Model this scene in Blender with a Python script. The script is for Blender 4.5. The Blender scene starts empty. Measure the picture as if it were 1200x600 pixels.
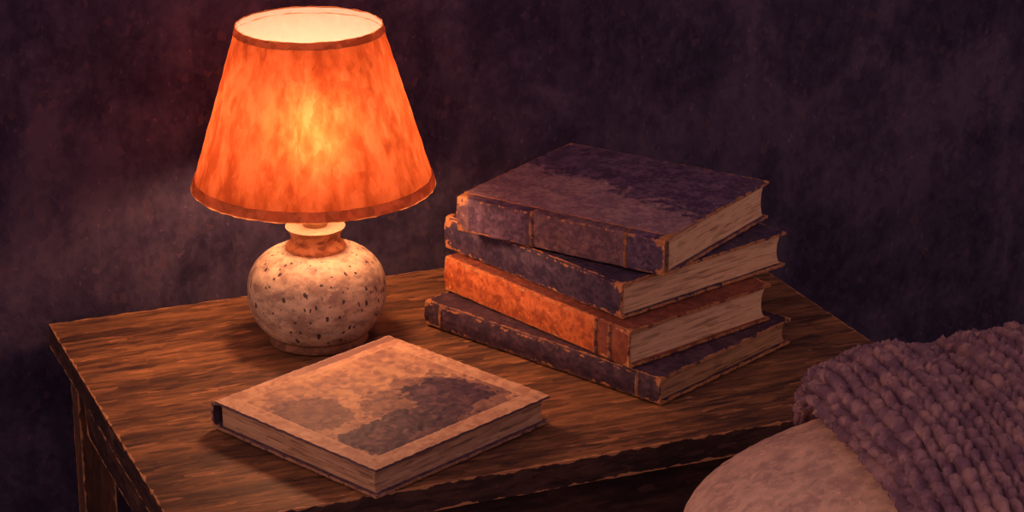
import bpy, bmesh, math, random
import numpy as np
from mathutils import Vector, Matrix, noise

random.seed(4)
SC = bpy.context.scene
COL = SC.collection
TZ = 0.55                      # height of the table top above the floor
R = math.radians

# ------------------------------------------------------------------ objects
def link(name, verts, faces, mat=None, parent=None, smooth=True, attrs=None, sharp=48):
    me = bpy.data.meshes.new(name)
    me.from_pydata([tuple(v) for v in verts], [], [tuple(f) for f in faces])
    if smooth:
        me.polygons.foreach_set('use_smooth', [True] * len(me.polygons))
    for k, vals in (attrs or {}).items():
        a = me.attributes.new(k, 'FLOAT', 'POINT')
        a.data.foreach_set('value', np.asarray(vals, dtype=np.float32))
    me.update()
    if smooth and sharp:
        me.set_sharp_from_angle(angle=R(sharp))
    o = bpy.data.objects.new(name, me)
    COL.objects.link(o)
    if mat:
        me.materials.append(mat)
    if parent:
        o.parent = parent
    return o

def thing(name, label, cat, loc=(0, 0, 0), rz=0, group=None):
    o = bpy.data.objects.new(name, None)
    o.empty_display_size = 0.02
    COL.objects.link(o)
    o.location = loc
    o.rotation_euler = (0, 0, rz)
    tag(o, label, cat, group)
    return o

def tag(o, label, cat, group=None):
    o['label'] = label
    o['category'] = cat
    if group:
        o['group'] = group

def jit(p, amp, fr):
    v = noise.noise_vector(Vector(p) * fr)
    return (p[0] + v[0] * amp, p[1] + v[1] * amp, p[2] + v[2] * amp)

def slab(x0, x1, y0, y1, z0, z1, step, zstep, amp=0.0, fr=150, off=0.0):
    """closed box with gridded faces; returns verts, faces, distance of each vertex to the outline, corner distance"""
    nx = max(1, round((x1 - x0) / step)); ny = max(1, round((y1 - y0) / step)); nz = max(1, round((z1 - z0) / zstep))
    idx, V, F = {}, [], []
    def vid(i, j, k):
        key = (i, j, k)
        if key not in idx:
            idx[key] = len(V)
            V.append((x0 + (x1 - x0) * i / nx, y0 + (y1 - y0) * j / ny, z0 + (z1 - z0) * k / nz))
        return idx[key]
    for i in range(nx):
        for j in range(ny):
            F.append((vid(i, j, nz), vid(i + 1, j, nz), vid(i + 1, j + 1, nz), vid(i, j + 1, nz)))
            F.append((vid(i, j, 0), vid(i, j + 1, 0), vid(i + 1, j + 1, 0), vid(i + 1, j, 0)))
    for k in range(nz):
        for i in range(nx):
            F.append((vid(i, 0, k), vid(i + 1, 0, k), vid(i + 1, 0, k + 1), vid(i, 0, k + 1)))
            F.append((vid(i, ny, k), vid(i, ny, k + 1), vid(i + 1, ny, k + 1), vid(i + 1, ny, k)))
        for j in range(ny):
            F.append((vid(0, j, k), vid(0, j, k + 1), vid(0, j + 1, k + 1), vid(0, j + 1, k)))
            F.append((vid(nx, j, k), vid(nx, j + 1, k), vid(nx, j + 1, k + 1), vid(nx, j, k + 1)))
    A = np.array(V)
    dx = np.minimum(A[:, 0] - x0, x1 - A[:, 0]); dy = np.minimum(A[:, 1] - y0, y1 - A[:, 1])
    edge = np.minimum(dx, dy); corner = np.hypot(dx, dy)
    if amp:
        V = [jit((p[0] + off, p[1], p[2]), amp, fr) for p in V]
        V = [(p[0] - off, p[1], p[2]) for p in V]
    return V, F, edge, corner

def lathe(prof, n=64, amp=0.0, fr=90):
    V, F = [], []
    m = len(prof)
    for i in range(n):
        a = 2 * math.pi * i / n
        for (r, z) in prof:
            p = (r * math.cos(a), r * math.sin(a), z)
            V.append(jit(p, amp, fr) if amp else p)
    for i in range(n):
        j = (i + 1) % n
        for k in range(m - 1):
            F.append((i * m + k, j * m + k, j * m + k + 1, i * m + k + 1))
    return V, F

def smooth_prof(pts, n=6):
    out = []
    P = [pts[0]] + list(pts) + [pts[-1]]
    for i in range(1, len(P) - 2):
        p0, p1, p2, p3 = [np.array(q, float) for q in P[i - 1:i + 3]]
        for s in range(n):
            t = s / n
            out.append(tuple(0.5 * ((2 * p1) + (-p0 + p2) * t + (2 * p0 - 5 * p1 + 4 * p2 - p3) * t * t + (-p0 + 3 * p1 - 3 * p2 + p3) * t ** 3)))
    out.append(tuple(pts[-1]))
    return out

# ------------------------------------------------------------------ materials
class NT:
    def __init__(self, name):
        self.m = bpy.data.materials.new(name)
        self.m.use_nodes = True
        self.t = self.m.node_tree
        self.t.nodes.clear()
        self.out = self.n('ShaderNodeOutputMaterial')
    def n(self, typ, **kw):
        nd = self.t.nodes.new(typ)
        for k, v in kw.items():
            setattr(nd, k, v)
        return nd
    def l(self, a, b):
        self.t.links.new(a, b)
    def put(self, sock, v):
        if hasattr(v, 'is_linked'):
            self.l(v, sock)
        else:
            sock.default_value = v
    def math(self, op, a, b=0.0, c=None, clamp=False):
        nd = self.n('ShaderNodeMath', operation=op)
        nd.use_clamp = clamp
        self.put(nd.inputs[0], a); self.put(nd.inputs[1], b)
        if c is not None:
            self.put(nd.inputs[2], c)
        return nd.outputs[0]
    def mix(self, f, a, b, mode='MIX'):
        nd = self.n('ShaderNodeMix', data_type='RGBA', blend_type=mode)
        self.put(nd.inputs[0], f)
        for s, v in ((nd.inputs[6], a), (nd.inputs[7], b)):
            self.put(s, v if hasattr(v, 'is_linked') else (*v, 1) if len(v) == 3 else v)
        return nd.outputs[2]
    def ramp(self, f, stops, interp='LINEAR'):
        nd = self.n('ShaderNodeValToRGB')
        cr = nd.color_ramp
        cr.interpolation = interp
        while len(cr.elements) < len(stops):
            cr.elements.new(0.5)
        for e, (p, c) in zip(cr.elements, stops):
            e.position = p
            e.color = (*c, 1)
        self.put(nd.inputs[0], f)
        return nd.outputs[0]
    def step(self, v, lo, hi):
        nd = self.n('ShaderNodeMapRange')
        nd.interpolation_type = 'SMOOTHSTEP'
        self.put(nd.inputs[0], v)
        self.put(nd.inputs[1], lo); self.put(nd.inputs[2], hi)
        nd.inputs[3].default_value = 0; nd.inputs[4].default_value = 1
        return nd.outputs[0]
    def coord(self, scale=(1, 1, 1), rot=(0, 0, 0), loc=(0, 0, 0)):
        tc = self.n('ShaderNodeTexCoord')
        mp = self.n('ShaderNodeMapping')
        mp.inputs['Location'].default_value = loc
        mp.inputs['Rotation'].default_value = rot
        mp.inputs['Scale'].default_value = scale
        self.l(tc.outputs['Object'], mp.inputs[0])
        return mp.outputs[0]
    def noise(self, vec, scale, detail=3, rough=0.55, dist=0.0, out=0):
        nd = self.n('ShaderNodeTexNoise')
        self.l(vec, nd.inputs['Vector'])
        nd.inputs['Scale'].default_value = scale
        nd.inputs['Detail'].default_value = detail
        nd.inputs['Roughness'].default_value = rough
        nd.inputs['Distortion'].default_value = dist
        return nd.outputs[out]
    def vor(self, vec, scale, feature='F1', rnd=1.0):
        nd = self.n('ShaderNodeTexVoronoi', feature=feature)
        self.l(vec, nd.inputs['Vector'])
        nd.inputs['Scale'].default_value = scale
        nd.inputs['Randomness'].default_value = rnd
        return nd
    def warp(self, vec, scale, amt):
        nz = self.n('ShaderNodeTexNoise')
        self.l(vec, nz.inputs['Vector'])
        nz.inputs['Scale'].default_value = scale
        nz.inputs['Detail'].default_value = 2
        s = self.n('ShaderNodeVectorMath', operation='SUBTRACT')
        self.l(nz.outputs[1], s.inputs[0]); s.inputs[1].default_value = (.5, .5, .5)
        k = self.n('ShaderNodeVectorMath', operation='SCALE')
        self.l(s.outputs[0], k.inputs[0]); k.inputs['Scale'].default_value = amt
        a = self.n('ShaderNodeVectorMath', operation='ADD')
        self.l(vec, a.inputs[0]); self.l(k.outputs[0], a.inputs[1])
        return a.outputs[0]
    def attr(self, name):
        nd = self.n('ShaderNodeAttribute', attribute_name=name)
        return nd.outputs['Fac']
    def bump(self, h, strength, dist):
        nd = self.n('ShaderNodeBump')
        nd.inputs['Strength'].default_value = strength
        nd.inputs['Distance'].default_value = dist
        self.l(h, nd.inputs['Height'])
        return nd.outputs[0]
    def principled(self, col, rough=0.7, normal=None, spec=0.3, surf=True):
        b = self.n('ShaderNodeBsdfPrincipled')
        self.put(b.inputs['Base Color'], col if hasattr(col, 'is_linked') else (*col, 1))
        self.put(b.inputs['Roughness'], rough)
        b.inputs['Specular IOR Level'].default_value = spec
        if normal is not None:
            self.l(normal, b.inputs['Normal'])
        if surf:
            self.l(b.outputs[0], self.out.inputs[0])
        return b

def dabs(N, vec, scale, mixn=0.5, big=0.25, amt=None):
    """brush-dab value: cells of a warped voronoi, blended with a slow noise; returns value, height"""
    w = N.warp(vec, scale * 0.7, amt if amt else 0.9 / scale)
    v = N.vor(w, scale)
    sep = N.n('ShaderNodeSeparateColor')
    N.l(v.outputs['Color'], sep.inputs[0])
    slow = N.noise(vec, scale * big, 4, 0.6)
    slow = N.step(slow, 0.28, 0.72)
    val = N.math('ADD', N.math('MULTIPLY', sep.outputs[0], 1 - mixn), N.math('MULTIPLY', slow, mixn))
    val = N.math('ADD', N.math('MULTIPLY', N.math('SUBTRACT', val, 0.5), 1.35), 0.5, clamp=True)
    fine = N.noise(w, scale * 3, 3, 0.6)
    h = N.math('ADD', N.math('MULTIPLY', sep.outputs[1], 0.6), N.math('MULTIPLY', fine, 0.5))
    return val, h, sep.outputs[2]

def flecks(N, c, col, scale=170, gain=2.2, share=0.90, amt=0.75):
    """scattered short strokes a little lighter than the surface around them"""
    w = N.warp(c, scale, 1.2 / scale)
    v = N.vor(w, scale)
    sp = N.n('ShaderNodeSeparateColor'); N.l(v.outputs['Color'], sp.inputs[0])
    m = N.math('MULTIPLY', N.step(sp.outputs[0], share, share + 0.01), N.math('SUBTRACT', 1.0, N.step(v.outputs['Distance'], 0.22, 0.30)))
    lt = N.mix(1.0, col, (gain, gain * 0.92, gain * 0.88), 'MULTIPLY')
    return N.mix(N.math('MULTIPLY', m, amt), col, lt)

def paint(name, stops, scale, stretch=(1, 1, 1), rough=0.75, bump=0.35, bd=0.002, mixn=0.5, spec=0.25, rot=(0, 0, 0), fleck=None, big=0.25):
    N = NT(name)
    c = N.coord(stretch, rot)
    v, h, r3 = dabs(N, c, scale, mixn, big)
    col = N.ramp(v, stops)
    if fleck:
        col = N.mix(N.math('MULTIPLY', N.step(r3, 0.955, 0.965), fleck[1]), col, fleck[0])
    col = flecks(N, c, col, scale * 1.4, 1.5)
    N.principled(col, rough, N.bump(h, bump, bd), spec)
    return N.m

def worn_leather(name, stops, wear=(0.60, 0.27, 0.115), scale=250, amount=1.0, rough=0.62, fade=None, sec=None, cornerw=1.0):
    """book cloth with its edges rubbed through to tan board; 'edge' and 'corner' are distances measured on the mesh"""
    N = NT(name)
    c = N.coord()
    v, h, r3 = dabs(N, c, scale, 0.55)
    col = N.ramp(v, stops)
    if fade:                                    # a rubbed patch, partly painted lamp light, with a ragged outline
        fv = N.math('ADD', N.attr('fade'), N.math('MULTIPLY', N.math('SUBTRACT', N.noise(c, 38, 5, 0.65), 0.5), 1.1))
        col = N.mix(N.step(fv, 0.46, 0.54), col, N.ramp(v, fade))
    if sec:
        sv = N.math('ADD', N.attr('sec'), N.math('MULTIPLY', N.math('SUBTRACT', N.noise(c, 260, 3), 0.5), 0.5))
        col = N.mix(N.step(sv, 0.45, 0.55), col, N.ramp(v, sec))
    e = N.attr('edge'); k = N.attr('corner')
    nz = N.noise(c, 75, 4, 0.65)
    nz2 = N.noise(c, 210, 3, 0.6)
    lim = N.math('MULTIPLY', N.math('SUBTRACT', nz, 0.46), 0.013 * amount)
    lim = N.math('ADD', lim, N.math('MULTIPLY', N.math('SUBTRACT', nz2, 0.40), 0.005))
    m1 = N.step(N.math('SUBTRACT', lim, e), 0.0, 0.0004)
    lim2 = N.math('MULTIPLY', N.math('SUBTRACT', nz2, 0.12), 0.017 * cornerw)
    m2 = N.step(N.math('SUBTRACT', lim2, k), 0.0, 0.0006)
    m = N.math('MAXIMUM', m1, m2)
    wc = N.mix(r3, wear, tuple(x * 0.62 for x in wear))
    col = N.mix(m, col, wc)
    col = flecks(N, c, col, 260, 2.0, 0.93)
    N.principled(col, rough, N.bump(h, 0.4, 0.002), 0.3)
    return N.m

def page_mat(name, a, b, c3):
    N = NT(name)
    c = N.coord((14, 14, 620))
    n1 = N.noise(c, 1.0, 4, 0.7, 0.3)
    c2 = N.coord((40, 40, 190))
    v, h, r3 = dabs(N, c2, 1.4, 0.3)
    f = N.math('ADD', N.math('MULTIPLY', N.step(n1, 0.3, 0.7), 0.65), N.math('MULTIPLY', v, 0.4))
    col = N.ramp(f, [(0.12, c3), (0.42, b), (0.85, a)])
    N.principled(col, 0.85, N.bump(n1, 0.5, 0.0012), 0.1)
    return N.m

PURPLE = [(0.2, (0.070, 0.042, 0.085)), (0.55, (0.120, 0.074, 0.135)), (0.9, (0.19, 0.116, 0.185))]
INDIGO = [(0.2, (0.034, 0.024, 0.060)), (0.55, (0.060, 0.042, 0.088)), (0.9, (0.095, 0.064, 0.115))]
PLUM = [(0.2, (0.042, 0.024, 0.045)), (0.55, (0.070, 0.038, 0.062)), (0.9, (0.115, 0.062, 0.085))]

M = {}
M['wall'] = None
def wall_material():
    N = NT('plum_plaster')
    c = N.coord((1, 1, 1))
    cs = N.coord((1.0, 1.0, 0.8), (0, R(38), 0))
    v, h, r3 = dabs(N, cs, 150, 0.5, 0.3)
    blot = N.step(N.noise(c, 5.5, 5, 0.6, 0.8), 0.40, 0.60)
    cs2 = N.coord((1.0, 1.0, 0.3), (0, R(40), 0))
    blot2 = N.step(N.noise(cs2, 17, 5, 0.65, 0.5), 0.35, 0.68)
    f = N.math('ADD', N.math('MULTIPLY', v, 0.32), N.math('ADD', N.math('MULTIPLY', blot, 0.40), N.math('MULTIPLY', blot2, 0.30)))
    col = N.ramp(f, [(0.16, (0.032, 0.025, 0.055)), (0.5, (0.060, 0.046, 0.090)), (0.86, (0.100, 0.075, 0.124))])
    col = N.mix(N.math('MULTIPLY', N.step(r3, 0.965, 0.975), 0.22), col, (0.18, 0.09, 0.10))
    col = flecks(N, N.coord((1, 1, 0.6), (0, R(38), 0)), col, 190, 1.9, 0.93)
    N.principled(col, 0.9, N.bump(h, 0.6, 0.0025), 0.12)
    return N.m
M['wall'] = wall_material()
M['floor'] = paint('dark_floor', [(0.2, (0.03, 0.02, 0.03)), (0.8, (0.07, 0.04, 0.045))], 20, (1, 6, 1))

def wood(name, dark, mid, light, dirv):
    N = NT(name)
    c = N.coord(dirv)
    v, h, r3 = dabs(N, c, 190, 0.55, 0.16, 0.0028)
    grain = N.step(N.noise(N.coord(tuple(d * 1.0 for d in dirv)), 190, 4, 0.65, 0.4), 0.3, 0.7)
    f = N.math('ADD', N.math('MULTIPLY', v, 0.75), N.math('MULTIPLY', grain, 0.3))
    col = N.ramp(f, [(0.15, dark), (0.55, mid), (0.95, light)])
    col = N.mix(N.math('MULTIPLY', N.step(r3, 0.965, 0.97), 0.35), col, tuple(min(1, x * 2.0) for x in light))
    e = N.attr('edge')
    nz = N.noise(N.coord(), 60, 3)
    lim = N.math('MULTIPLY', N.math('SUBTRACT', nz, 0.32), 0.010)
    m = N.step(N.math('SUBTRACT', lim, e), 0.0, 0.0006)
    col = N.mix(N.math('MULTIPLY', m, 0.75), col, (0.72, 0.34, 0.15))
    col = flecks(N, N.coord(tuple(max(d, 0.4) for d in dirv)), col, 240, 2.1, 0.92)
    N.principled(col, 0.6, N.bump(h, 0.5, 0.002), 0.3)
    return N.m
M['top'] = wood('stained_wood_top', (0.062, 0.031, 0.026), (0.195, 0.090, 0.044), (0.39, 0.178, 0.075), (0.17, 1, 1))
M['rail'] = wood('shaded_wood_rail', (0.026, 0.014, 0.016), (0.050, 0.025, 0.024), (0.10, 0.050, 0.040), (0.25, 0.25, 1))  # wood darkened with painted shade, for the top's sides and the aprons
M['leg'] = wood('stained_wood_leg', (0.06, 0.03, 0.024), (0.11, 0.05, 0.034), (0.17, 0.08, 0.05), (1, 1, 0.2))

def shade_material():
    N = NT('orange_shade_fabric')
    c = N.coord((1, 1, 0.42))
    v, h, r3 = dabs(N, c, 150, 0.72, 0.30)
    col = N.ramp(v, [(0.1, (0.205, 0.042, 0.014)), (0.5, (0.30, 0.073, 0.025)), (0.9, (0.39, 0.108, 0.043))])
    tr = N.n('ShaderNodeBsdfTranslucent'); N.l(col, tr.inputs[0])
    di = N.n('ShaderNodeBsdfDiffuse')
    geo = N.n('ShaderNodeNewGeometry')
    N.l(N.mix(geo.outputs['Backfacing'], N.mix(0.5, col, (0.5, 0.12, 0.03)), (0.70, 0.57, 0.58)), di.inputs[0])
    rf = N.n('ShaderNodeBsdfRefraction'); N.l(col, rf.inputs[0])
    rf.inputs['Roughness'].default_value = 1.0; rf.inputs['IOR'].default_value = 1.38
    nb = N.bump(h, 0.5, 0.002)
    for s in (tr, di):
        N.l(nb, s.inputs['Normal'])
    m1 = N.n('ShaderNodeMixShader'); m1.inputs[0].default_value = SHADE_FWD
    N.l(tr.outputs[0], m1.inputs[1]); N.l(rf.outputs[0], m1.inputs[2])
    m2 = N.n('ShaderNodeMixShader'); m2.inputs[0].default_value = 0.45
    N.l(m1.outputs[0], m2.inputs[1]); N.l(di.outputs[0], m2.inputs[2])
    N.l(m2.outputs[0], N.out.inputs[0])
    return N.m
SHADE_FWD = 0.24
M['shade'] = shade_material()
def tape_material():
    N = NT('shade_tape')
    v, h, r3 = dabs(N, N.coord(), 130, 0.5)
    col = N.ramp(v, [(0.2, (0.50, 0.215, 0.085)), (0.8, (0.74, 0.36, 0.155))])
    tr = N.n('ShaderNodeBsdfTranslucent'); N.l(col, tr.inputs[0])
    di = N.n('ShaderNodeBsdfDiffuse'); N.l(col, di.inputs[0])
    m = N.n('ShaderNodeMixShader'); m.inputs[0].default_value = 0.5
    N.l(tr.outputs[0], m.inputs[1]); N.l(di.outputs[0], m.inputs[2])
    N.l(m.outputs[0], N.out.inputs[0])
    return N.m
M['tape'] = tape_material()

def ceramic_material():
    N = NT('speckled_cream_ceramic')
    c = N.coord((1, 1, 1.6))
    v, h, r3 = dabs(N, c, 140, 0.68, 0.3)
    col = N.ramp(v, [(0.15, (0.38, 0.255, 0.185)), (0.5, (0.58, 0.425, 0.285)), (0.9, (0.74, 0.57, 0.38))])
    cc = N.warp(N.coord((1, 1, 0.6)), 160, 0.006)
    sp = N.vor(cc, 185)
    sep = N.n('ShaderNodeSeparateColor'); N.l(sp.outputs['Color'], sep.inputs[0])
    lim = N.math('MULTIPLY', N.math('SUBTRACT', sep.outputs[0], 0.36), 0.62)
    dot = N.step(N.math('SUBTRACT', lim, sp.outputs['Distance']), 0.0, 0.03)
    col = N.mix(N.math('MULTIPLY', dot, 0.92), col, (0.045, 0.025, 0.035))
    sp2 = N.vor(cc, 260)
    s2 = N.n('ShaderNodeSeparateColor'); N.l(sp2.outputs['Color'], s2.inputs[0])
    d2 = N.step(N.math('SUBTRACT', N.math('MULTIPLY', N.math('SUBTRACT', s2.outputs[1], 0.5), 0.5), sp2.outputs['Distance']), 0.0, 0.04)
    col = N.mix(N.math('MULTIPLY', d2, 0.6), col, (0.12, 0.07, 0.06))
    N.principled(col, 0.55, N.bump(h, 0.4, 0.002), 0.35)
    return N.m
M['ceramic'] = ceramic_material()
M['terracotta'] = paint('brown_collar_glaze', [(0.15, (0.28, 0.085, 0.034)), (0.55, (0.52, 0.185, 0.066)), (0.9, (0.70, 0.30, 0.11))], 150, (1, 1, 1.5), 0.5)
M['foot'] = paint('brown_foot_glaze', [(0.15, (0.18, 0.08, 0.05)), (0.9, (0.40, 0.19, 0.10))], 120, (1, 1, 1), 0.6)
M['lip'] = paint('cream_lip', [(0.15, (0.42, 0.27, 0.17)), (0.9, (0.58, 0.39, 0.25))], 120, (1, 1, 1), 0.6)
M['brass'] = paint('aged_brass', [(0.2, (0.30, 0.14, 0.05)), (0.8, (0.50, 0.27, 0.10))], 150, (1, 1, 1), 0.4)

def bulb_material():
    N = NT('glowing_bulb')
    e = N.n('ShaderNodeEmission')
    e.inputs[0].default_value = (1.0, 0.455, 0.225, 1)
    e.inputs[1].default_value = BULB
    N.l(e.outputs[0], N.out.inputs[0])
    return N.m
BULB = 92.0
M['bulb'] = bulb_material()

M['pages_warm'] = page_mat('aged_pages', (0.90, 0.60, 0.35), (0.76, 0.48, 0.28), (0.40, 0.23, 0.14))
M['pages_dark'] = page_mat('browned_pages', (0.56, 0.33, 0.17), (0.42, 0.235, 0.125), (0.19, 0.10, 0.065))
M['pages_mid'] = page_mat('tan_pages', (0.66, 0.42, 0.25), (0.47, 0.28, 0.17), (0.20, 0.11, 0.08))
M['band'] = paint('rubbed_band', [(0.2, (0.12, 0.06, 0.06)), (0.75, (0.42, 0.19, 0.085))], 180)

# ------------------------------------------------------------------ setting
A0 = Vector((-0.4926, 2.2849, 0)); A1 = Vector((0.2306, 2.5852, 0))      # back edge of the table top
EX = (A1 - A0).normalized(); EN = Vector((EX.y, -EX.x, 0))               # along the wall / into the room
ANG = math.atan2(EX.y, EX.x)
def room(name, v, f, m):
    o = link(name, v, f, m, None, False)
    o['kind'] = 'structure'
    return o
wl = room('wall_back', *slab(-3.2, 4.5, 0.0, 0.10, 0.0, 2.7, 9, 9)[:2], M['wall'])
wl.location = A0 - EN * 0.022; wl.rotation_euler = (0, 0, ANG)
fl = room('floor', *slab(-3.2, 4.5, -4.0, 0.1, -0.05, 0.0, 9, 9)[:2], M['floor'])
fl.location = A0 - EN * 0.022; fl.rotation_euler = (0, 0, ANG)

# ------------------------------------------------------------------ table
TL, TD, TT = 0.783, 0.523, 0.0265
table = thing('bedside_table', 'dark brown wooden bedside table carrying the lamp and books', 'table', (A0.x, A0.y, 0), ANG)
v, f, e, k = slab(0, TL, -TD, 0, TZ - TT, TZ, 0.006, 0.0055, 0.0009, 130)
A = np.array(v)
ez = np.minimum(A[:, 2] - (TZ - TT), TZ - A[:, 2])
top_o = link('tabletop', v, f, M['top'], table, True, {'edge': np.maximum(e, ez) * 0.8 + 0.0006, 'corner': k})
top_o.data.materials.append(M['rail'])               # side faces painted darker to stand for their shade
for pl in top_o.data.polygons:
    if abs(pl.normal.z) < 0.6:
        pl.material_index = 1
def part_box(name, x0, x1, y0, y1, z0, z1, m, st=0.012):
    v, f, e, k = slab(x0, x1, y0, y1, z0, z1, st, st, 0.0006, 130)
    A = np.array(v)
    ez = np.minimum(A[:, 2] - z0, z1 - A[:, 2])
    dx = np.minimum(abs(A[:, 0] - x0), abs(x1 - A[:, 0])); dy = np.minimum(abs(A[:, 1] - y0), abs(y1 - A[:, 1]))
    d = np.sort(np.stack([dx, dy, ez]), axis=0)[1]
    return link(name, v, f, m, table, True, {'edge': d, 'corner': k})
LW, IN = 0.034, 0.016
for lx in (IN, TL - IN - LW):
    for ly in (-IN - LW, -TD + IN):
        part_box('leg', lx, lx + LW, ly, ly + LW, 0.0, TZ - TT, M['leg'])
z0, z1 = TZ - TT - 0.085, TZ - TT
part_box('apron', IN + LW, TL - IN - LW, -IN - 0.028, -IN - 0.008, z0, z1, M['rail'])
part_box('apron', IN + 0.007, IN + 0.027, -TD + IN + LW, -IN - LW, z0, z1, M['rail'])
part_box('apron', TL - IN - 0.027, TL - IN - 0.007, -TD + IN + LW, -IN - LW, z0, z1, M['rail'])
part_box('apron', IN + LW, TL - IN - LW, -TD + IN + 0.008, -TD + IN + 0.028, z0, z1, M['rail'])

# ------------------------------------------------------------------ lamp
lamp = thing('table_lamp', 'lit table lamp with orange shade and speckled round cream base', 'lamp', (-0.2024, 2.2443, TZ + 0.0012))
body = smooth_prof([(0.0480, 0.0090), (0.0535, 0.0120), (0.0605, 0.0190), (0.0675, 0.0310), (0.0718, 0.047), (0.0712, 0.066), (0.0655, 0.0800), (0.0545, 0.0915), (0.0400, 0.0985), (0.0290, 0.1005)], 5)
link('base', *lathe([(0.0, 0.0090)] + body + [(0.0, 0.1005)], 96, 0.0005, 110), M['ceramic'], lamp)
ft = smooth_prof([(0.0500, 0.0), (0.0520, 0.0015), (0.0515, 0.0065), (0.0490, 0.0090)], 4)
link('foot', *lathe([(0.0, 0.0)] + ft + [(0.0, 0.0090)], 96, 0.0005, 110), M['foot'], lamp)
cl = smooth_prof([(0.0295, 0.0985), (0.0310, 0.1010), (0.0308, 0.1040), (0.0275, 0.1070), (0.0256, 0.1110), (0.0258, 0.1160), (0.0282, 0.1205), (0.0298, 0.1238)], 5)
col_o = link('collar', *lathe([(0.0, 0.0985)] + cl + [(0.0, 0.1238)], 72, 0.0004, 140), M['terracotta'], lamp)
col_o['label'] = 'brown glazed collar'
link('lip', *lathe(smooth_prof([(0.0, 0.1239), (0.0288, 0.1239), (0.0286, 0.1246), (0.0265, 0.1250), (0.0130, 0.1252), (0.0, 0.1252)], 4), 72, 0.0003, 140), M['lip'], col_o)
link('socket', *lathe(smooth_prof([(0.0, 0.125), (0.0125, 0.125), (0.0125, 0.150), (0.0150, 0.153), (0.0150, 0.190), (0.0, 0.190)], 4), 40), M['brass'], lamp)
BZ = 0.2265
bp = [(0.0, 0.1905), (0.012, 0.1905), (0.0135, 0.200), (0.020, 0.210), (0.0265, 0.222), (0.0275, 0.232), (0.0245, 0.246), (0.015, 0.2555), (0.0, 0.2585)]
link('bulb', *lathe(smooth_prof(bp, 5), 40), M['bulb'], lamp)
# shade: one sheet of fabric between two bound rims, on a wire spider
ZT, RT, ZB, RB = 0.336, 0.0728, 0.1705, 0.1233
sh = [(RT + (RB - RT) * (1 - i / 44), ZB + (ZT - ZB) * i / 44) for i in range(45)]
sh_o = link('lamp_shade', *lathe(sh, 140, 0.0007, 90), M['shade'], lamp)
sh_o['label'] = 'glowing orange fabric shade'
def rim(r, z, h, slope, name):
    t = 0.0014
    pr = [(r - 0.0004, z), (r + t, z + 0.0002), (r + t - h * slope * 0.5, z + h * 0.5), (r + t - h * slope, z + h), (r + 0.0003 - h * slope, z + h)]
    return link(name, *lathe(pr, 140, 0.0009, 120), M['tape'], sh_o)
SL = (RB - RT) / (ZT - ZB)
rim(RB, ZB - 0.0012, 0.0105, SL, 'bottom_trim')
rim(RT + 0.0018, ZT - 0.0065, 0.0075, SL, 'top_trim')
sv, sf = [], []
def rod(a, b, r, n=8):
    a, b = Vector(a), Vector(b)
    d = (b - a).normalized(); u = d.orthogonal().normalized(); w = d.cross(u)
    s = len(sv)
    for p in (a, b):
        for i in range(n):
            q = p + (u * math.cos(2 * math.pi * i / n) + w * math.sin(2 * math.pi * i / n)) * r
            sv.append(tuple(q))
    for i in range(n):
        j = (i + 1) % n
        sf.append((s + i, s + j, s + n + j, s + n + i))
for i in range(3):
    a = 2 * math.pi * i / 3 + 0.5
    rod((0.0145 * math.cos(a), 0.0145 * math.sin(a), 0.186), ((RB - 0.004) * math.cos(a), (RB - 0.004) * math.sin(a), ZB + 0.004), 0.0011)
link('shade_carrier', sv, sf, M['brass'], sh_o)

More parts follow.
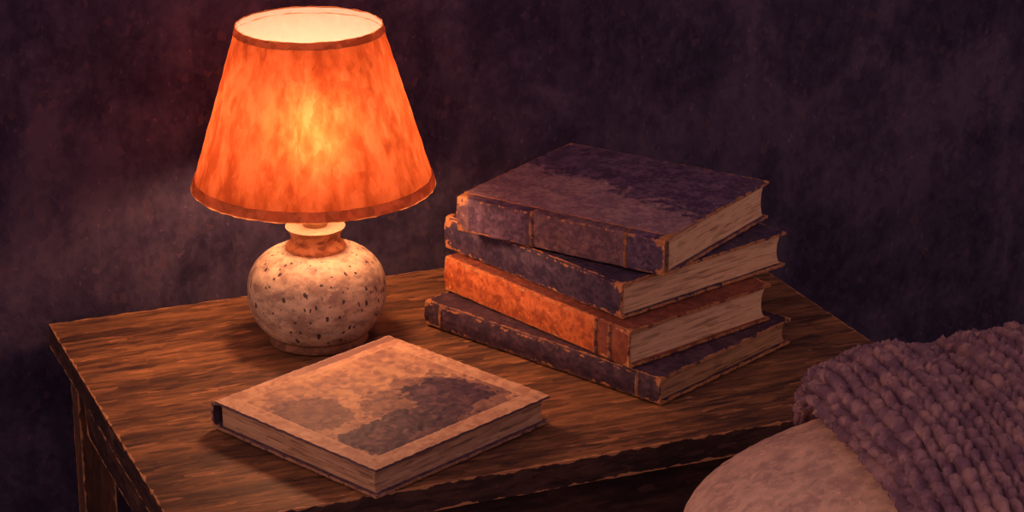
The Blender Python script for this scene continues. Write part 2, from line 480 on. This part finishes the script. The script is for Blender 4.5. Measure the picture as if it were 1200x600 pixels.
# ------------------------------------------------------------------ books
def make_book(label, l, w, t, origin, ang, z, mats, spine_out=0.0015, bands=(), secs=(), fadef=None, group=None, c=0.0027, ov=0.004, seed=0.0, hollow=0.0, cover=None, step=0.0035, conc=0.0055):
    """x runs along the spine, y from the spine to the fore-edge"""
    b = thing('hardcover_book', label, 'book', (origin[0], origin[1], z), ang, group)
    amp = 0.0007
    for nm, zz in (('back_board', 0.0), ('front_board', t - c)):
        st = 0.0016 if (cover and nm == 'front_board') else step
        v, f, e, k = slab(0, l, 0.0, w, zz, zz + c, st, 0.0009, amp, 160, seed)
        A = np.array(v)
        at = {'edge': e, 'corner': k}
        if fadef:
            at['fade'] = [fadef(x / l, y / w) if nm == 'front_board' else 0.0 for x, y in A[:, :2]]
        if cover and nm == 'front_board':
            at['px'] = A[:, 0] / l; at['py'] = A[:, 1] / w
        o = link(nm, v, f, cover if (cover and nm == 'front_board') else mats['board'], b, True, at)
    # spine: a rounded shell with a shoulder at top and bottom
    n = max(40, int(l / 0.003))
    so = spine_out
    outer = smooth_prof([(0.0012, t - 0.0006), (-so * 0.8, t - 0.0014), (-so, t - 0.0034), (-so - 0.0010, t * 0.68), (-so - 0.0016, t * 0.5), (-so - 0.0010, t * 0.32), (-so, 0.0034), (-so * 0.8, 0.0014), (0.0012, 0.0006)], 3)
    inner = [(0.0022, zz) if False else (y + 0.0022, t / 2 + (zz - t / 2) * (t - 2 * 0.0026) / t) for y, zz in reversed(outer)]
    ring = outer + inner
    m = len(ring)
    V, F, E, S = [], [], [], []
    for i in range(n + 1):
        x = l * i / n
        fl = 0.0008 * (math.exp(-x / 0.004) + math.exp(-(l - x) / 0.004))
        for q, (y, zz) in enumerate(ring):
            yy = y - (fl if q < len(outer) else 0)
            V.append(jit((x + seed, yy, zz), 0.0006, 150)); V[-1] = (V[-1][0] - seed, V[-1][1], V[-1][2])
            dz = min(zz, t - zz)
            E.append(min(x, l - x, abs(dz - 0.0030) * 0.9 + 0.0003 + (0.0 if yy < -so * 0.5 else 0.004)))
            xs = x / l
            S.append(1.0 if any(a <= xs <= d for a, d in secs) else 0.0)
    for i in range(n):
        for q in range(m):
            p = (q + 1) % m
            F.append((i * m + q, i * m + p, (i + 1) * m + p, (i + 1) * m + q))
    no = len(outer)
    for i, flip in ((0, False), (n, True)):
        for q in range(no - 1):
            quad = (i * m + q, i * m + q + 1, i * m + m - 2 - q, i * m + m - 1 - q)
            F.append(quad[::-1] if not flip else quad)
    k = [math.hypot(min(v[0], l - v[0]), min(v[2], t - v[2])) for v in V]
    sp = link('spine', V, F, mats['spine'], b, True, {'edge': E, 'corner': k, 'sec': S})
    for bx in bands:
        V2, F2 = [], []
        hw = 0.0022
        for i, (dx, off) in enumerate(((-hw, 0.0), (-hw * 0.5, 0.0011), (hw * 0.5, 0.0011), (hw, 0.0))):
            for (y, zz) in outer[1:-1]:
                V2.append(jit((bx * l + dx, y - off - 0.0003, t / 2 + (zz - t / 2) * 1.0), 0.0007, 330))
        mm = len(outer) - 2
        for i in range(3):
            for q in range(mm - 1):
                F2.append((i * mm + q, i * mm + q + 1, (i + 1) * mm + q + 1, (i + 1) * mm + q))
        link('spine_band', V2, F2, M['band'], sp)
    # page block with a hollow fore-edge
    zz0, zz1 = c + 0.0002, t - c - 0.0002
    nz, ny, nx = 10, 12, max(30, int(l / 0.004))
    prof = []
    y0 = 0.0035 + hollow
    for i in range(nz + 1):
        s = i / nz
        prof.append((w - ov - conc * (1 - (2 * s - 1) ** 2) ** 0.8, zz0 + (zz1 - zz0) * s))
    top = [(prof[-1][0] + (y0 - prof[-1][0]) * i / ny, zz1) for i in range(1, ny + 1)]
    bk = [(y0 + 0.0 * s, zz1 + (zz0 - zz1) * s / nz) for s in range(1, nz + 1)]
    bot = [(y0 + (prof[0][0] - y0) * i / ny, zz0) for i in range(1, ny)]
    ring = prof + top + bk + bot
    m = len(ring)
    V, F = [], []
    xs0, xs1 = ov, l - ov
    for i in range(nx + 1):
        x = xs0 + (xs1 - xs0) * i / nx
        for (y, zz) in ring:
            V.append(jit((x, y, zz), 0.00045, 260))
    for i in range(nx):
        for q in range(m):
            p = (q + 1) % m
            F.append((i * m + q, (i + 1) * m + q, (i + 1) * m + p, i * m + p))
    # gridded ends
    for i, flip in ((0, False), (nx, True)):
        base = i * m
        left = lambda r: base + (nz + ny + (nz - r) if r < nz or True else 0)
        rows = []
        for r in range(nz + 1):
            a = prof[r]; yb = y0
            row = [base + r]
            for cix in range(1, ny):
                if r == nz:
                    row.append(base + nz + cix)
                elif r == 0:
                    row.append(base + (nz + ny + nz + (ny - cix)) if True else 0)
                else:
                    V.append(jit((xs0 if i == 0 else xs1, a[0] + (yb - a[0]) * cix / ny, a[1]), 0.00045, 260))
                    row.append(len(V) - 1)
            row.append(base + nz + ny + (nz - r))
            rows.append(row)
        for r in range(nz):
            for cix in range(ny):
                qd = (rows[r][cix], rows[r][cix + 1], rows[r + 1][cix + 1], rows[r + 1][cix])
                F.append(qd if flip else qd[::-1])
    link('page_block', V, F, mats['pages'], b, True)
    return b

S_ = 0.8
# near corner x, y, bearing of the spine edge, length, width, thickness
def spot(x, y, a, l, w, t):
    return x * S_, y * S_, R(a), l * S_, w * S_, t * S_
FIT = {
    'low':    spot(0.18137, 2.58444, 137.917, 0.39641, 0.26779, 0.03488),
    'orange': spot(0.14494, 2.61273, 130.771, 0.35431, 0.24736, 0.04910),
    'indigo': spot(0.13686, 2.64873, 130.876, 0.34109, 0.29131, 0.04647),
    'top':    spot(0.19558, 2.67700, 146.498, 0.30880, 0.25861, 0.05055),
    'flat':   spot(-0.15107, 2.32476, 136.592, 0.27686, 0.28516, 0.03539)}
LE = {
 'low': worn_leather('black_plum_cloth', PLUM, amount=0.9),
 'low_s': worn_leather('black_plum_spine', PLUM, amount=0.4, sec=[(0.2, (0.05, 0.03, 0.05)), (0.9, (0.12, 0.07, 0.085))]),
 'orange': worn_leather('russet_board_cloth', [(0.2, (0.16, 0.045, 0.035)), (0.55, (0.22, 0.062, 0.042)), (0.9, (0.30, 0.09, 0.05))], (0.55, 0.24, 0.10), amount=0.9),
 'orange_s': worn_leather('orange_spine_cloth', [(0.15, (0.38, 0.088, 0.034)), (0.5, (0.58, 0.145, 0.044)), (0.9, (0.74, 0.22, 0.065))], (0.72, 0.33, 0.13), amount=0.5, sec=[(0.2, (0.22, 0.065, 0.04)), (0.9, (0.34, 0.11, 0.06))]),
 'indigo': worn_leather('indigo_cloth', INDIGO, amount=0.9),
 'indigo_s': worn_leather('indigo_spine', INDIGO, amount=0.4, cornerw=1.6),
 'top': worn_leather('faded_purple_leather', PURPLE, amount=0.8, fade=[(0.2, (0.24, 0.145, 0.185)), (0.55, (0.34, 0.215, 0.245)), (0.9, (0.45, 0.285, 0.275))]),
 'top_s': worn_leather('faded_purple_spine', [(0.2, (0.12, 0.066, 0.092)), (0.55, (0.18, 0.102, 0.128)), (0.9, (0.25, 0.145, 0.15))], amount=0.5, cornerw=1.5, sec=PURPLE),
 'flat': worn_leather('purple_grey_board', [(0.2, (0.085, 0.05, 0.085)), (0.55, (0.125, 0.075, 0.11)), (0.9, (0.17, 0.10, 0.13))], (0.5, 0.27, 0.16), amount=0.25, cornerw=0.6),
}
GR = 'old hardcover books stacked on the bedside table'
def place(key, label, z, mats, **kw):
    x, y, a, l, w, t = FIT[key]
    o = (x + math.cos(a) * l, y + math.sin(a) * l)
    return make_book(label, l, w, t, o, a - math.pi, z, mats, group=GR, **kw), z + t + 0.0012
zc = TZ + 0.0020
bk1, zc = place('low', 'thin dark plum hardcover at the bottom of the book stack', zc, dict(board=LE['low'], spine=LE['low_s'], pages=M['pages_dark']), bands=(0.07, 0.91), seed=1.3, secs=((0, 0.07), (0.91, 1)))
bk2, zc = place('orange', 'worn hardcover with bright orange spine, second from bottom of the stack', zc, dict(board=LE['orange'], spine=LE['orange_s'], pages=M['pages_warm']), bands=(0.83, 0.90), seed=2.7, secs=((0.83, 1.0),))
bk3, zc = place('indigo', 'dark indigo hardcover between the orange book and the topmost book', zc, dict(board=LE['indigo'], spine=LE['indigo_s'], pages=M['pages_warm']), seed=4.1)
def fade_top(x, y):
    # worn paler, with lamp falloff painted in, from the head of the spine across the middle of the cover
    return 1.05 - 1.25 * max(0.0, y - 0.10) - 0.55 * max(0.0, x - 0.25) * (0.4 + y)
bk4, zc = place('top', 'faded purple leather hardcover lying on top of the book stack', zc, dict(board=LE['top'], spine=LE['top_s'], pages=M['pages_warm']), spine_out=0.0120, bands=(0.37, 0.82), secs=((0.06, 0.37), (0.82, 1.0)), fadef=fade_top, seed=5.9)

def cover_material():
    """cream border around a loosely painted landscape of dark trees"""
    N = NT('illustrated_cover')
    c = N.coord()
    v, h, r3 = dabs(N, c, 150, 0.5)
    px, py = N.attr('px'), N.attr('py')
    a = N.math('SUBTRACT', 1.0, py)            # 0 at the fore-edge, 1 at the spine
    b = N.math('SUBTRACT', 1.0, px)            # 0 at the tail, 1 at the head
    border = N.ramp(v, [(0.15, (0.50, 0.27, 0.17)), (0.5, (0.62, 0.36, 0.22)), (0.9, (0.72, 0.45, 0.27))])
    sky = N.ramp(N.math('ADD', N.math('MULTIPLY', v, 0.5), N.math('MULTIPLY', N.noise(c, 26, 4, 0.6), 0.55)),
                 [(0.25, (0.30, 0.16, 0.13)), (0.45, (0.44, 0.24, 0.16)), (0.62, (0.58, 0.33, 0.19)), (0.8, (0.70, 0.42, 0.22))])
    n1 = N.noise(c, 30, 3, 0.6)
    lf = N.vor(N.warp(c, 150, 0.006), 135)
    rag = N.math('ADD', N.math('MULTIPLY', N.math('SUBTRACT', n1, 0.5), 0.95), N.math('MULTIPLY', N.math('SUBTRACT', 0.35, lf.outputs['Distance']), 0.30))
    def blob(ca, cb, ra, rb, sh=0.0):
        da = N.math('DIVIDE', N.math('SUBTRACT', N.math('ADD', a, N.math('MULTIPLY', b, sh)), ca), ra)
        db = N.math('DIVIDE', N.math('SUBTRACT', b, cb), rb)
        d = N.math('SQRT', N.math('ADD', N.math('MULTIPLY', da, da), N.math('MULTIPLY', db, db)))
        return N.math('SUBTRACT', 1.0, d)
    big = N.math('MAXIMUM', blob(0.20, 0.34, 0.20, 0.34), blob(0.32, 0.72, 0.22, 0.19))
    big = N.math('ADD', big, rag)
    left = N.math('ADD', blob(0.60, 0.20, 0.20, 0.17), rag)
    far = N.math('ADD', blob(0.28, 0.62, 0.34, 0.36), rag)
    t_far = N.step(far, 0.02, 0.10); t_big = N.step(big, 0.04, 0.09); t_left = N.step(left, 0.02, 0.09)
    dark = N.ramp(v, [(0.15, (0.046, 0.027, 0.060)), (0.6, (0.085, 0.046, 0.080)), (0.92, (0.17, 0.09, 0.11))])
    midc = N.ramp(v, [(0.2, (0.13, 0.070, 0.082)), (0.8, (0.24, 0.130, 0.115))])
    pic = N.mix(N.math('MULTIPLY', t_far, 0.75), sky, midc)
    pic = N.mix(N.math('MULTIPLY', t_left, 0.85), pic, midc)
    pic = N.mix(t_big, pic, dark)
    d = N.math('MINIMUM', N.math('MINIMUM', N.math('SUBTRACT', a, 0.088), N.math('SUBTRACT', 0.905, a)),
               N.math('MINIMUM', N.math('SUBTRACT', b, 0.080), N.math('SUBTRACT', 0.922, b)))
    d = N.math('ADD', d, N.math('MULTIPLY', N.math('SUBTRACT', N.noise(c, 130, 2), 0.5), 0.008))
    inside = N.step(d, -0.001, 0.002)
    line = N.math('SUBTRACT', N.step(d, -0.006, -0.003), N.step(d, 0.0, 0.003))
    col = N.mix(inside, border, pic)
    col = N.mix(N.math('MULTIPLY', line, 0.55), col, (0.80, 0.52, 0.30))
    hinge = N.step(N.math('ADD', a, N.math('MULTIPLY', N.math('SUBTRACT', n1, 0.5), 0.02)), 0.945, 0.95)
    col = N.mix(N.math('MULTIPLY', hinge, N.step(b, 0.25, 0.6)), col, (0.30, 0.165, 0.13))
    e = N.attr('edge')
    em = N.step(N.math('SUBTRACT', N.math('MULTIPLY', N.math('SUBTRACT', N.noise(c, 100, 3), 0.3), 0.005), e), 0, 0.0005)
    col = N.mix(N.math('MULTIPLY', em, 0.8), col, (0.80, 0.52, 0.30))
    # the underside and the cut edge of the board stay cloth-coloured
    geo = N.n('ShaderNodeNewGeometry')
    sx = N.n('ShaderNodeSeparateXYZ'); N.l(geo.outputs['True Normal'], sx.inputs[0])
    col = N.mix(N.step(sx.outputs[2], 0.55, 0.7), (0.15, 0.09, 0.11), col)
    N.principled(col, 0.6, N.bump(h, 0.3, 0.0015), 0.25)
    return N.m
x, y, a, l, w, t = FIT['flat']
u = Vector((math.cos(a), math.sin(a))); vv = Vector((u.y, -u.x))
ob = Vector((x, y)) + u * l + vv * w
flat = make_book('flat hardcover with a cream-bordered landscape cover lying alone before the lamp', w, l, t, ob, math.atan2(-vv.y, -vv.x), TZ + 0.0020,
                 dict(board=LE['flat'], spine=LE['flat'], pages=M['pages_mid']), cover=cover_material(), hollow=0.0015, spine_out=0.0045, seed=7.7, ov=0.0045, conc=0.002)

# ------------------------------------------------------------------ bed, pillow, knitted throw
F0 = A0 + EN * TD                                   # front left corner of the table top
def bed_pt(s, t, z):                                # s along the table front, t out from it, z above the table top
    p = F0 + EX * s + EN * t
    return (p.x, p.y, TZ + z)
PS, PT, PA, PB = 0.630, 0.401, 0.303, 0.232         # pillow centre and half sizes
PZ, PH = 0.066, 0.0794
def pillow_rho(s, t):
    return ((abs(s - PS) / PA) ** 2.7 + (abs(t - PT) / PB) ** 2.7) ** (1 / 2.7)
def pillow_top(s, t):
    r = pillow_rho(s, t)
    if r >= 1:
        return PZ
    return PZ + PH * (1 - r ** 2.6) ** 0.62
MZ = PZ - 0.0655                                     # mattress top
bed = thing('bed', 'bed beside the table, under the pillow and knitted throw', 'bed', bed_pt(0, 0, -TZ), ANG)
def bbox_part(name, x0, x1, t0, t1, za, zb, m, amp=0.0, bev=0.02):
    bm = bmesh.new()
    bmesh.ops.create_cube(bm, size=1)
    for q in bm.verts:
        q.co = Vector((x0 + (x1 - x0) * (q.co.x + .5), -(t0 + (t1 - t0) * (q.co.y + .5)), za + (zb - za) * (q.co.z + .5)))
    bmesh.ops.recalc_face_normals(bm, faces=bm.faces[:])
    bmesh.ops.bevel(bm, geom=bm.edges[:], offset=bev, segments=4, affect='EDGES', profile=0.5)
    bmesh.ops.recalc_face_normals(bm, faces=bm.faces[:])
    me = bpy.data.meshes.new(name); bm.to_mesh(me); bm.free()
    me.polygons.foreach_set('use_smooth', [True] * len(me.polygons))
    me.materials.append(m)
    o = bpy.data.objects.new(name, me); COL.objects.link(o); o.parent = bed
    return o
LIN = paint('oat_linen', [(0.15, (0.54, 0.345, 0.285)), (0.5, (0.70, 0.46, 0.355)), (0.9, (0.84, 0.57, 0.42))], 150, (1, 1, 1), 0.9, 0.4, 0.002, 0.6, 0.1, fleck=None)
bbox_part('mattress', 0.53, 1.45, 0.25, 1.15, TZ + MZ - 0.20, TZ + MZ, LIN, bev=0.05)
BEDW = paint('bed_frame_wood', [(0.2, (0.04, 0.02, 0.02)), (0.8, (0.11, 0.055, 0.04))], 60, (0.3, 0.3, 1))
bbox_part('bed_base', 0.55, 1.43, 0.27, 1.13, 0.10, TZ + MZ - 0.20, BEDW, bev=0.008)
for sx in (0.57, 1.36):
    for st in (0.29, 1.06):
        bbox_part('leg', sx, sx + 0.05, st, st + 0.05, 0.0, 0.10, BEDW, bev=0.006)

# pillow: closed cushion with a soft seam
n = 90
V, F = [], []
def pil(side):
    ids = {}
    for i in range(n + 1):
        for j in range(n + 1):
            # square -> rounded superellipse
            uu, ww = -1 + 2 * i / n, -1 + 2 * j / n
            q = max(abs(uu), abs(ww))
            L = (abs(uu) ** 2.7 + abs(ww) ** 2.7) ** (1 / 2.7)
            k = q / L if L > 0 else 1
            qq = math.sin(q * math.pi / 2)           # denser towards the seam
            k2 = k * (qq / q if q > 0 else 1)
            s, t = PS + PA * uu * k2, PT + PB * ww * k2
            r = min(1.0, qq)
            h = PH * (max(0.0, 1 - r ** 2.6)) ** 0.62
            z = PZ + h if side > 0 else PZ - 0.062 * (max(0.0, 1 - r ** 2.6)) ** 0.5
            wr = 0.0035 * noise.noise(Vector((s * 16, t * 9, 3.1))) * (1 - r) ** 0.5 if side > 0 else 0
            ids[i, j] = len(V)
            V.append(jit(bed_pt(s, t, z + wr), 0.0007, 120))
    for i in range(n):
        for j in range(n):
            qd = (ids[i, j], ids[i + 1, j], ids[i + 1, j + 1], ids[i, j + 1])
            F.append(qd[::-1] if side > 0 else qd)
pil(1); pil(-1)
bmx = bmesh.new()
me = bpy.data.meshes.new('pillow'); me.from_pydata(V, [], F)
bmx.from_mesh(me); bmesh.ops.remove_doubles(bmx, verts=bmx.verts[:], dist=1e-5)
bmesh.ops.recalc_face_normals(bmx, faces=bmx.faces[:])
bmx.to_mesh(me); bmx.free()
me.polygons.foreach_set('use_smooth', [True] * len(me.polygons))
me.materials.append(LIN)
pillow = bpy.data.objects.new('pillow', me); COL.objects.link(pillow)
tag(pillow, 'plump oat-coloured linen pillow under the edge of the knitted throw', 'pillow')

# throw: folded over, thick rolled edges, chunky plain knit
S0, T0, TH, RE = 0.512, 0.130, 0.040, 0.024
WID, HGT = 0.0230, 0.0150
def arc_axis(total, lo_deg, fine, coarse, fine_len):
    """positions along one direction of the throw: (offset from the edge, sine of the roll angle, arc length)"""
    out = []
    th = R(lo_deg)
    dth = fine / RE
    a = 0.0
    while th < math.pi / 2:
        out.append((RE * (1 - math.cos(th)), math.sin(th), a)); th += dth; a += fine
    x = RE
    while x < total:
        out.append((x, 1.0, a))
        d = fine if x < fine_len else coarse
        x += d; a += d
    return out
ax_s = arc_axis(0.50, -75, 0.0013, 0.004, 0.34)
ax_t = arc_axis(0.62, -75, 0.0013, 0.004, 0.36)
ns, ntt = len(ax_s), len(ax_t)
P = np.zeros((ns, ntt, 3)); UV = np.zeros((ns, ntt, 2))
for i, (os_, ps, as_) in enumerate(ax_s):
    for j, (ot, pt, at_) in enumerate(ax_t):
        ks = 0.022 * math.exp(-ot / 0.028); kt = 0.022 * math.exp(-os_ / 0.028)
        s = S0 + os_ + ks * math.exp(-os_ / 0.08) ; t = T0 + ot + kt * math.exp(-ot / 0.08)
        s += 0.004 * math.sin(ot * 22 + 0.6) * math.exp(-os_ / 0.05)
        s -= 0.22 * ot
        sl = s - (S0 - 0.22 * ot)
        base = max(pillow_top(s, t), pillow_top(min(s + 0.03, PS), t) - 0.02, MZ + 0.004)
        # smooth the drape over the back edge of the pillow
        bt = pillow_top(s, max(t, 0.23))
        base = max(base, bt - 0.9 * max(0.0, 0.23 - t))
        a_, b_ = ps, pt
        hh = max(0.0, 0.35 - abs(a_ - b_)) / 0.35
        prof = min(a_, b_) - hh * hh * 0.35 * 0.25
        th_loc = TH
        z = base + 0.004 + th_loc / 2 + th_loc / 2 * prof
        z += 0.002 * (1 - math.exp(-max(0.0, sl) / 0.16)) * (0.5 + 0.5 * prof)       # heaps up away from the fold
        # soft creases
        u1 = (s - 0.600) + 0.35 * (t - 0.26)
        z -= 0.014 * math.exp(-(u1 / 0.014) ** 2) * math.exp(-((t - 0.29) / 0.075) ** 2) * max(0, prof)
        u2 = (s - 0.545) + 0.3 * (t - 0.26)
        z += 0.006 * math.exp(-(u2 / 0.03) ** 2) * max(0, prof)
        z += 0.004 * noise.noise(Vector((s * 22, t * 22, 0.4))) * max(0, prof)
        P[i, j] = (s, t, z); UV[i, j] = (as_, at_)
du = np.gradient(P, axis=0); dv = np.gradient(P, axis=1)
Nn = np.cross(du, dv); Nn /= np.linalg.norm(Nn, axis=2, keepdims=True) + 1e-12
if Nn[ns // 2, ntt // 2, 2] < 0:
    Nn = -Nn
H = np.zeros((ns, ntt))
for i in range(ns):
    for j in range(ntt):
        uu, vv2 = UV[i, j]
        nv = noise.noise_vector(Vector((uu * 45, vv2 * 45, 7.7)))
        uu += nv[0] * 0.0035; vv2 += nv[1] * 0.0035
        c = uu / WID
        half = math.floor(c * 2)
        xx = c * 2 - half - 0.5                       # -0.5..0.5 across one leg of the V
        lean = 0.55 if half % 2 == 0 else -0.55
        rr = vv2 / HGT + lean * xx
        best = 0.0
        for o_ in (0.0, 1.0):
            yy = rr - math.floor(rr) - 0.5 + (o_ - 0.5)
            q = (xx / 0.52) ** 2 + (yy / 0.60) ** 2
            if q < 1:
                best = max(best, math.sqrt(1 - q))
        rnd = noise.cell(Vector((half * 1.3 + 0.5, math.floor(rr) * 1.7 + 0.5, 0.5)))
        H[i, j] = best * (0.0082 + 0.0028 * rnd)
        # finer strands of the yarn
        H[i, j] += 0.0005 * best * math.sin((xx * 9 + rr * 4) * 2.2)
lip = np.array([max(0.0, min(1.0, (p[1] + 0.75) / 0.35)) for p in ax_s])[:, None] * np.array([max(0.0, min(1.0, (p[1] + 0.75) / 0.35)) for p in ax_t])[None, :]
Q = P + Nn * (H * lip)[:, :, None]
V = [bed_pt(*Q[i, j]) for i in range(ns) for j in range(ntt)]
F = [(i * ntt + j, (i + 1) * ntt + j, (i + 1) * ntt + j + 1, i * ntt + j + 1) for i in range(ns - 1) for j in range(ntt - 1)]
def knit_material():
    N = NT('mauve_chunky_wool')
    c = N.coord()
    v, h, r3 = dabs(N, c, 130, 0.7, 0.3)
    col = N.ramp(v, [(0.15, (0.165, 0.098, 0.145)), (0.5, (0.24, 0.145, 0.185)), (0.9, (0.36, 0.220, 0.230))])
    fz = N.noise(c, 900, 3, 0.7)
    b = N.principled(col, 0.95, N.bump(N.math('ADD', h, N.math('MULTIPLY', fz, 0.6)), 0.4, 0.0015), 0.05)
    return N.m
throw = link('knitted_throw', V, F, knit_material(), None, True)
tag(throw, 'chunky mauve knitted throw folded over the linen pillow', 'blanket')

# ------------------------------------------------------------------ light and camera
W = bpy.data.worlds.new('dim_room'); SC.world = W
W.use_nodes = True
wt = W.node_tree
bg = wt.nodes['Background']
tc = wt.nodes.new('ShaderNodeTexCoord')
def lobe(direction, stops):
    d = wt.nodes.new('ShaderNodeVectorMath'); d.operation = 'DOT_PRODUCT'
    wt.links.new(tc.outputs['Generated'], d.inputs[0])
    d.inputs[1].default_value = Vector(direction).normalized()
    mr = wt.nodes.new('ShaderNodeMapRange')
    wt.links.new(d.outputs['Value'], mr.inputs[0])
    mr.inputs[1].default_value = -1.0; mr.inputs[2].default_value = 1.0
    cr = wt.nodes.new('ShaderNodeValToRGB')
    while len(cr.color_ramp.elements) < len(stops):
        cr.color_ramp.elements.new(0.5)
    for e, (p, c) in zip(cr.color_ramp.elements, stops):
        e.position = p; e.color = (*c, 1)
    wt.links.new(mr.outputs[0], cr.inputs[0])
    return cr.outputs[0]
# dim plum room, dark towards the floor; added warm fill from the left, fainter from the right front
amb = lobe((0, 0, 1), [(0.32, (0.030, 0.016, 0.034)), (0.50, (0.160, 0.092, 0.150)), (0.70, (0.066, 0.040, 0.088))])
glow = lobe((-0.86, -0.22, 0.40), [(0.60, (0, 0, 0)), (0.82, (0.34, 0.180, 0.140)), (1.0, (1.40, 0.75, 0.54))])
front = lobe((0.93, -0.36, 0.10), [(0.60, (0, 0, 0)), (0.84, (0.16, 0.088, 0.075)), (1.0, (0.64, 0.37, 0.29))])
pre = wt.nodes.new('ShaderNodeMix'); pre.data_type = 'RGBA'; pre.blend_type = 'ADD'
pre.inputs[0].default_value = 1.0
wt.links.new(amb, pre.inputs[6]); wt.links.new(front, pre.inputs[7])
amb = pre.outputs[2]
add = wt.nodes.new('ShaderNodeMix'); add.data_type = 'RGBA'; add.blend_type = 'ADD'
add.inputs[0].default_value = 1.0
wt.links.new(amb, add.inputs[6]); wt.links.new(glow, add.inputs[7])
wt.links.new(add.outputs[2], bg.inputs[0])
bg.inputs[1].default_value = 0.95

cam = bpy.data.cameras.new('camera')
cam.sensor_width = 36.0
cam.lens = 36.0 * 2710 / 1200
cam.clip_start = 0.05
co = bpy.data.objects.new('camera', cam); COL.objects.link(co)
co.location = (0, 0, TZ + 0.91075)
co.rotation_euler = (R(90 - 20.041), 0, 0)
SC.camera = co
SC.view_settings.view_transform = 'Standard'
SC.view_settings.look = 'None'
SC.view_settings.exposure = 0.0
SC.view_settings.gamma = 1.0
SC.view_settings.use_curve_mapping = False
